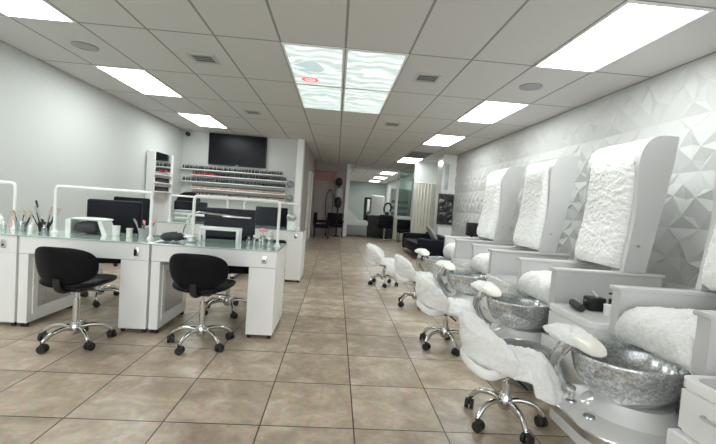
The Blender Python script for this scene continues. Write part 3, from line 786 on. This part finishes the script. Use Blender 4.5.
    def back_fur(bm):
        nu, nv = 64, 120
        G = []
        def fx(z):
            for a, b_ in zip(front, front[1:]):
                if a[1] <= z <= b_[1]: return a[0] + (b_[0] - a[0]) * (z - a[1]) / (b_[1] - a[1] + 1e-9)
            return front[0][0]
        for j in range(nv + 1):
            row = []
            for i in range(nu + 1):
                u, v = i / nu * 2 - 1, j / nv
                z = .825 + v * 1.03
                ex = (1 - abs(u) ** 7) ** .5; ez = (1 - abs(v * 2 - 1) ** 14) ** .5
                low = .075 * (1 - v) ** 1.6 + .018 * math.sin(v * PI)
                x = fx(z) + .075 - (.105 + low) * (ex * ez)
                wob = noise.noise(Vector((u * 1.2, v * 2.6, 4.2))) * .014
                row.append(bm.verts.new((x + wob, u * .282, z)))
            G.append(row)
        for j in range(nv):
            for i in range(nu): bm.faces.new((G[j][i], G[j][i + 1], G[j + 1][i + 1], G[j + 1][i]))
        border = G[0] + [r[-1] for r in G[1:]] + G[-1][-2::-1] + [r[0] for r in G[-2:0:-1]]
        bm.faces.new(border[::-1])
        bm.normal_update()
        ruffle(bm, .0055, 28, .0022, 5, (1, .8, 1.1))
        for v in bm.verts:
            v.co.y = max(-.284, min(.284, v.co.y))
    P('back_cover', M['fur'], (back_fur,), angle=180)['label'] = 'white curly fur back cover'
    def seat_fur(bm):
        nu, nv = 54, 84
        path = smooth_path([Vector((x, z, 0)) for x, z in ((1.86, .475), (1.785, .515), (1.765, .59), (1.81, .665), (1.93, .705), (2.12, .70), (2.38, .70))], 12)
        m_ = len(path); G = []
        for j in range(m_):
            row = []
            for i in range(nu + 1):
                u = i / nu * 2 - 1
                e = 1 - (1 - abs(u) ** 9) ** .5
                p = path[j]
                sag = .02 * math.cos(u * PI * .5)
                row.append(bm.verts.new((p.x + (.05 * e if j < m_ * .5 else 0), u * .252, p.y - .05 * e + sag * (j / m_))))
            G.append(row)
        for j in range(m_ - 1):
            for i in range(nu): bm.faces.new((G[j][i], G[j][i + 1], G[j + 1][i + 1], G[j + 1][i]))
        low = [[bm.verts.new((max(v.co.x, 1.86) , v.co.y, .402 if v.co.x > 1.86 else min(v.co.z, .402))) for v in (r[0], r[-1])] for r in G]
        ruffle(bm, .009, 15, .003, 8)
        for v in bm.verts: v.co.y = max(-.2535, min(.2535, v.co.y))
        for v in low: 
            for q in v: bm.verts.remove(q)
        # closed underneath
        border = G[0] + [r[-1] for r in G[1:]] + G[-1][-2::-1] + [r[0] for r in G[-2:0:-1]]
        r = bmesh.ops.extrude_edge_only(bm, edges=list({e for e in bm.edges if e.is_boundary}))
        nv_ = [g for g in r['geom'] if isinstance(g, bmesh.types.BMVert)]
        for v in nv_:
            if v.co.x < 1.95: v.co.x += .05
            v.co.z = max(.49, v.co.z - .10)
    P('seat_cover', M['fur'], (seat_fur,), angle=180)['label'] = 'white fluffy seat cover'
    return t
PITCH = 1.28
PY = [2.02 + PITCH * i for i in range(4)]
ST = make_station('white pedicure chair nearest the camera, its fur back cut off by the photo edge'); ST.location = (2.0, PY[0], 0)
dup(ST, (2.0, PY[1], 0), 'white pedicure chair whose whole fur back shows large, second from the camera')
dup(ST, (2.0, PY[2], 0), 'white pedicure chair third from the camera, behind the large one')
dup(ST, (2.0, PY[3], 0), 'white pedicure chair farthest from the camera, nearest the black sofa')

# drawer units between the chairs
def make_drawers(label):
    t = thing('drawer_unit', label, 'drawer unit', group='white drawer units between the pedicure chairs')
    part('body', M['white'], t, (box, -.30, .30, -.255, .255, .02, .50, .012))
    def tray(bm):
        prism(bm, [(x, y) for x, y in rr4(-.335, .31, -.272, .272, .07)], .50, .535)
    part('top', M['acryl'], t, (tray,), angle=30)
    part('top_inset', M['tray'], t, (lambda bm: prism(bm, rr4(-.29, .27, -.235, .235, .05), .535, .538),))['label'] = 'grey sunken tray floor'
    for z0, z1, dx in ((.30, .48, .008), (.04, .285, .045)):
        dr = part('drawer', M['white'], t, (box, -.305 - dx, -.29, -.258 - dx * .3, .258 + dx * .3, z0, z1, .006))
        zc = (z0 + z1) / 2 + .02; xf_ = -.305 - dx
        part('handle', M['steel'], dr, (tube, smooth_path([(xf_ + .002, .0, zc), (xf_ - .022, .005, zc), (xf_ - .024, .07, zc), (xf_ - .022, .135, zc), (xf_ + .002, .14, zc)], 3), .006, 8))
    for x in (-.24, .24):
        for y in (-.21, .21): part('foot', M['rubber'], t, (cyl, (x, y, 0), (x, y, .022), .02, None, 12))
    return t
def rr4(x0, x1, y0, y1, r, n=6):
    p = []
    for cx, cy, a0 in ((x1 - r, y1 - r, 0), (x0 + r, y1 - r, PI / 2), (x0 + r, y0 + r, PI), (x1 - r, y0 + r, 1.5 * PI)):
        for i in range(n + 1):
            a = a0 + PI / 2 * i / n; p.append((cx + r * math.cos(a), cy + r * math.sin(a)))
    return p
D0 = make_drawers('white two-drawer unit in the bottom right corner of the photo'); D0.location = (1.93, PY[0] - .66, 0)
GAP = []
for i, lab in ((0, 'white drawer unit holding dark tools, behind the nearest glass bowl'), (1, 'white drawer unit between the second and third pedicure chairs'), (2, 'white drawer unit between the two farthest pedicure chairs')):
    GAP.append(dup(D0, (2.05, PY[i] + PITCH / 2, 0), lab))
gz = .5385
def tool(label, name, cat, x, y, *shapes_m):
    t = thing(name, label, cat, (x, y, gz))
    for nm, m_, sh in shapes_m: part(nm, M[m_], t, *sh)
    return t
gy0 = PY[0] + PITCH / 2
tool('black nail drill box on the drawer unit behind the nearest bowl', 'nail_drill', 'nail drill', 1.99, gy0 + .10, ('body', 'rubber', [(box, -.06, .06, -.05, .05, 0, .10, .01)]), ('dial', 'chrome', [(cyl, (-.061, 0, .06), (-.07, 0, .06), .018)]), ('handpiece', 'grey', [(cyl, (0, -.03, .10), (.0, .03, .13), .012)]))
tool('black pump bottle beside the white tub on the drawer unit', 'pump_bottle', 'bottle', 2.06, gy0 + .0, ('body', 'rubber', [(cyl, (0, 0, 0), (0, 0, .11), .03)]), ('pump', 'rubber', [(cyl, (0, 0, .11), (0, 0, .15), .008), (box, -.035, .008, -.008, .008, .145, .158, .002)]))
tool('small white tub next to the black pump bottle', 'tub', 'tub', 1.99, gy0 - .05, ('body', 'white', [(cyl, (0, 0, 0), (0, 0, .07), .03)]), ('lid', 'white', [(cyl, (0, 0, .07), (0, 0, .08), .032)]))
tool('low dark roll of cloth in front of the nail drill', 'cloth_roll', 'cloth', 1.86, gy0 + .10, ('roll', 'darkcloth', [(cyl, (-.03, -.09, .028), (.02, .09, .028), .028)]))
tool('small grey bottle on the drawer unit between the far chairs', 'bottle', 'bottle', 1.99, PY[1] + PITCH / 2 - .10, ('body', 'grey', [(cyl, (0, 0, 0), (0, 0, .06), .02)]), ('cap', 'rubber', [(cyl, (0, 0, .06), (0, 0, .085), .012)]))
# round foot tub between the first two stations
t = thing('foot_tub', 'grey oval foot tub on the floor beside the nearest footrest', 'foot tub', (1.455, PY[0] + PITCH / 2 + .015, 0))
part('body', M['tub'], t, (lathe, [(0, 0), (.12, 0), (.135, .02), (.165, .20), (.185, .235), (.19, .245), (.182, .25), (.165, .238), (.145, .19), (.12, .03), (0, .025)], (0, 0, 0), 40, 1.0, 1.15))
part('drain', M['chrome'], t, (cyl, (0, 0, .024), (0, 0, .03), .025))

# ------------------------------------------------------------------ fur stools
def make_stool(label):
    t = thing('pedicure_stool', label, 'stool', group='white fur covered rolling stools')
    make_base(t, .215, .13, .33, a0=.2)
    part('seat_plate', M['rubber'], t, (box, -.09, .09, -.07, .10, .30, .33, .008))
    part('lever', M['rubber'], t, (tube, [(.05, 0, .31), (.14, .03, .29), (.18, .04, .285)], .007, 8))
    part('seat', M['white'], t, (pillow, lambda u, v, h: (.14 * u, .04 + .15 * v, .348 + .022 * h), 6, 36, 2.6))
    def sc(bm):
        def f(u, v, h):
            r2 = u * u + v * v
            drop = .085 * max(0, r2 - .35) * (.35 if v < 0 else 1) + .05 * max(0, u + .1) * max(0, v + .15)
            return (.20 * u, .08 + .215 * v, .375 + .045 * h * (1 + .7 * max(0, v) * max(0, u + .3)) - drop * 1.7 - .02 * max(0, v) ** 2)
        pillow(bm, f, 18, 84, 2.0, 2.6); ruffle(bm, .012, 19, .003, 3)
    part('seat_cover', M['fur'], t, (sc,), angle=180)['label'] = 'white fluffy seat cover'
    part('back_support', M['white'], t, (tube, smooth_path([(-.10, -.05, .335), (-.17, -.16, .34), (-.12, -.235, .36), (0, -.26, .375), (.12, -.235, .36), (.17, -.16, .34), (.10, -.05, .335)], 5), .028, 10, .45))
    def bc(bm):
        def f(u, v, h):
            x = .225 * u * (1 + .10 * v * (1 - v))
            z = .455 + .165 * v - .03 * u * u
            return (x, -.215 + 3.4 * x * x - .062 * h - .05 * v, z)
        pillow(bm, f, 18, 84, 2.5, 2.2); ruffle(bm, .012, 19, .003, 6)
    part('back_cover', M['fur'], t, (bc,), angle=180)['label'] = 'white fluffy back cover'
    return t
def Rz(dx, dy): return math.atan2(-dx, dy)
s0 = make_stool('white fur stool nearest the camera, beside the nearest glass bowl'); s0.location = (1.055, 2.13, 0); s0.rotation_euler.z = Rz(.99, -.08)
dup(s0, (1.04, 3.32, 0), 'white fur stool second from the camera', Rz(.99, -.05))
dup(s0, (1.06, 4.70, 0), 'white fur stool third from the camera, half hidden behind the second', Rz(.99, -.1))
dup(s0, (.80, 5.86, 0), 'white fur stool farthest from the camera, standing out in the aisle', Rz(.97, -.25))

# ------------------------------------------------------------------ far end of the salon
t = thing('sofa', 'black low sofa in the waiting corner past the last pedicure chair', 'sofa', (2.36, 9.9, 0))
part('seat', M['navy'], t, (box, -.38, .40, -.85, 1.0, .12, .38, .04, 3))
part('backrest', M['navy'], t, (box, .24, .44, -.85, 1.0, .36, .58, .04, 3))
part('arm', M['navy'], t, (box, -.38, .44, -1.02, -.84, .08, .52, .04, 3))
part('arm', M['navy'], t, (box, -.38, .44, .98, 1.16, .08, .52, .04, 3))
for x in (-.32, .36):
    for y in (-.95, 1.08): part('foot', M['chrome'], t, (cyl, (x, y, 0), (x, y, .12), .02))
tag(obj('cushion', (lambda bm: (pillow(bm, lambda u, v, h: (.07 * h - .12 * v, .24 * u, .22 + .2 * v), 8, 36, 3.4), bm)[1])(bmesh.new()), M['greycloth'], None, True, (2.44, 9.45, .385)), 'grey cushion leaning on the black sofa', 'cushion')
t = thing('wall_picture', 'dark black-framed picture on the white pilaster', 'picture', (2.86, 9.965, .86))
part('frame', M['rubber'], t, (box, -.20, .20, -.03, .03, 0, .80, .008))
part('print', M['print'], t, (box, -.18, .18, -.034, -.029, .02, .78), smooth=False)
t = thing('mirror_strip', 'narrow tall mirror high on the pilaster', 'mirror', (2.83, 9.99, 1.75))
part('frame', M['white'], t, (box, -.08, .08, -.01, .01, 0, .72))
part('glass', M['mirror'], t, (box, -.06, .06, -.013, -.009, .02, .70), smooth=False)
t = thing('speaker_box', 'small black box standing by the wall beyond the last chair', 'box', (2.68, 7.35, 0))
part('body', M['rubber'], t, (box, -.09, .09, -.12, .12, .76, 1.02, .008))
part('stand', M['rubber'], t, (cyl, (0, 0, .02), (0, 0, .76), .02), (cyl, (0, 0, 0), (0, 0, .02), .14))
t = thing('curtain', 'beige curtain hanging at the treatment room front', 'curtain', (2.76, 12.0, 0))
def drape(bm):
    n = 72; A, B = [], []
    for i in range(n + 1):
        x = -.27 + .54 * i / n; y = .022 * math.sin(i / n * 11 * PI)
        A.append((bm.verts.new((x, y, .02)), bm.verts.new((x, y, 2.04)))); B.append((bm.verts.new((x, y + .006, .02)), bm.verts.new((x, y + .006, 2.04))))
    for i in range(n):
        bm.faces.new((A[i][0], A[i + 1][0], A[i + 1][1], A[i][1])); bm.faces.new((B[i][0], B[i][1], B[i + 1][1], B[i + 1][0]))
        bm.faces.new((A[i][1], A[i + 1][1], B[i + 1][1], B[i][1])); bm.faces.new((A[i][0], B[i][0], B[i + 1][0], A[i + 1][0]))
part('cloth', M['beige'], t, (drape,))
part('rail', M['white'], t, (cyl, (-.30, 0, 2.05), (.30, 0, 2.05), .014))
def make_wait(label):
    t = thing('waiting_chair', label, 'chair', group='black chairs along the passage end wall')
    part('seat', M['black'], t, (box, -.28, .28, -.27, .27, .36, .46, .03, 3))
    part('backrest', M['black'], t, (box, -.28, .28, .19, .29, .44, .86, .035, 3))
    for s in (-1, 1): part('armrest', M['black'], t, (box, s * .3 - .03, s * .3 + .03, -.25, .27, .54, .60, .02))
    for sx in (-.29, .29):
        for sy in (-.23, .24): part('leg', M['rubber'], t, (cyl, (sx, sy, 0), (sx, sy, .55), .013))
    return t
w0 = make_wait('black waiting chair against the end wall beside the white post'); w0.location = (-.02, 13.9, 0)
dup(w0, (-.44, 13.1, 0), 'black waiting chair by the passage wall at the far left', PI / 2)
t = thing('oval_mirror', 'dark oval hanging on the end wall over the waiting chairs', 'mirror', (-.27, YEND - .02, 1.12))
part('frame', M['rubber'], t, (pillow, lambda u, v, h: (.14 * u, .02 * h, .60 * v), 6, 36, 2.0))
part('face', M['greycloth'], t, (pillow, lambda u, v, h: (.12 * u, -.016 + .008 * h, .56 * v), 6, 36, 2.0))
t = thing('floor_lamp', 'tall dark floor lamp with a grey shade by the white post', 'floor lamp', (.06, 14.1, 0))
part('pole', M['rubber'], t, (cyl, (0, 0, 0), (0, 0, 2.0), .03), (lathe, [(0, 0), (.13, 0), (.12, .03), (0, .04)]))
part('lamp_shade', M['greycloth'], t, (lathe, [(0, 1.45), (.16, 1.45), (.13, 1.78), (0, 1.78)]))
part('lower_shade', M['rubber'], t, (pillow, lambda u, v, h: (.13 * u, .12 * h, 1.24 + .2 * v), 6, 24, 2.2))
part('finial', M['rubber'], t, (ball, (-.02, 0, 2.0), .13, .1, .16))
t = thing('wall_banner', 'faded pink banner high on the end wall of the passage', 'banner', (-.42, YEND - .012, 2.02))
part('cloth', mat('faded_pink', (0.42, 0.24, 0.23), 0.8, vary=0.3, vscale=9), t, (box, -.42, .36, -.01, .01, 0, .34), smooth=False)
part('rail', M['rubber'], t, (cyl, (-.44, 0, .345), (.38, 0, .345), .012))
# beyond the opening
t = thing('reception_desk', 'dark reception desk beyond the far opening', 'desk', (1.78, 14.9, 0))
part('front', M['darkcloth'], t, (box, -.50, .50, -.06, 0, 0, .84), smooth=False)
part('top', M['grey'], t, (box, -.54, .54, -.1, .45, .84, .88, .008))
part('side', M['darkcloth'], t, (box, -.50, -.44, 0, .42, 0, .84), smooth=False)
part('side', M['darkcloth'], t, (box, .44, .50, 0, .42, 0, .84), smooth=False)
t = thing('styling_chair', 'black styling chair in front of the reception desk', 'chair', (1.85, 14.25, 0))
part('seat', M['black'], t, (box, -.24, .24, -.22, .24, .42, .54, .03, 3))
part('backrest', M['black'], t, (box, -.24, .24, -.26, -.18, .52, .92, .03, 3))
part('pedestal', M['chrome'], t, (cyl, (0, 0, .03), (0, 0, .42), .035), (lathe, [(0, 0), (.24, 0), (.22, .03), (0, .04)]))
t = thing('lounger', 'white draped lounger beyond the white post', 'lounger', (.84, 15.2, 0))
part('frame', M['grey'], t, (box, -.40, .40, -.5, .5, .05, .40, .02))
part('mattress', M['fur'], t, (box, -.42, .42, -.52, .52, .40, .62, .06, 3))
part('backrest', M['fur'], t, (prism, [(-.42, .6), (-.42, .95), (-.3, .98), (.1, .62)], -.4, .4, 'XZ'))
t = thing('tall_white_chair', 'tall white high-back chair beyond the reception desk', 'chair', (1.78, 16.6, 0))
part('backrest', M['fur'], t, (box, -.28, .28, -.06, .08, .5, 1.68, .06, 3))
part('seat', M['fur'], t, (box, -.30, .30, -.5, -.02, .38, .58, .06, 3))
part('base', M['white'], t, (box, -.26, .26, -.45, .0, 0, .38, .02))
t = thing('standing_mirror', 'dark framed standing mirror left of the tall white chair', 'mirror', (1.42, 16.9, 0))
part('frame', M['rubber'], t, (box, -.2, .2, -.03, .03, 0, 1.58, .01))
part('glass', M['mirror'], t, (box, -.07, .07, -.034, -.029, .1, 1.5), smooth=False)
t = thing('hood_dryer', 'black hood dryer on the reception desk end', 'hair dryer', (2.05, 15.1, .88))
part('hood', M['rubber'], t, (tube, smooth_path([(-.14, 0, .12), (-.16, 0, .30), (-.08, 0, .46), (.06, 0, .46), (.12, 0, .3), (.06, 0, .16)], 5), .035, 10))
part('base', M['rubber'], t, (cyl, (-.04, 0, 0), (-.04, 0, .14), .08))
t = thing('wall_cabinet', 'pale wall cabinet with dark items at the back room side', 'cabinet', (2.55, 16.2, 0))
part('body', M['white'], t, (box, -.3, .5, -.2, .2, 0, 2.0), smooth=False)
for z in (.9, 1.15, 1.4): part('drawer', M['grey'], t, (box, -.25, .45, -.215, -.199, z, z + .12), smooth=False)
t = thing('side_chair', 'small black chair under the far green window', 'chair', (2.45, 13.4, 0))
part('seat', M['black'], t, (box, -.24, .24, -.22, .24, .34, .46, .03, 3))
part('backrest', M['black'], t, (box, -.24, .24, .17, .26, .44, .80, .03, 3))
for sx in (-.2, .2):
    for sy in (-.18, .2): part('leg', M['rubber'], t, (cyl, (sx, sy, 0), (sx, sy, .36), .014))

# ------------------------------------------------------------------ daylight from the shop front behind the camera, exposure
wd = bpy.data.worlds.new('world'); scene.world = wd; wd.use_nodes = True
wd.node_tree.nodes['Background'].inputs['Color'].default_value = (0.93, 0.98, 1.0, 1)
wd.node_tree.nodes['Background'].inputs['Strength'].default_value = 1.2
vs = scene.view_settings
vs.view_transform = 'Standard'; vs.look = 'None'; vs.exposure = 0.95; vs.gamma = 1.0; vs.use_curve_mapping = False
scene.cycles.max_bounces = 10; scene.cycles.diffuse_bounces = 6
scene.cycles.sample_clamp_indirect = 6
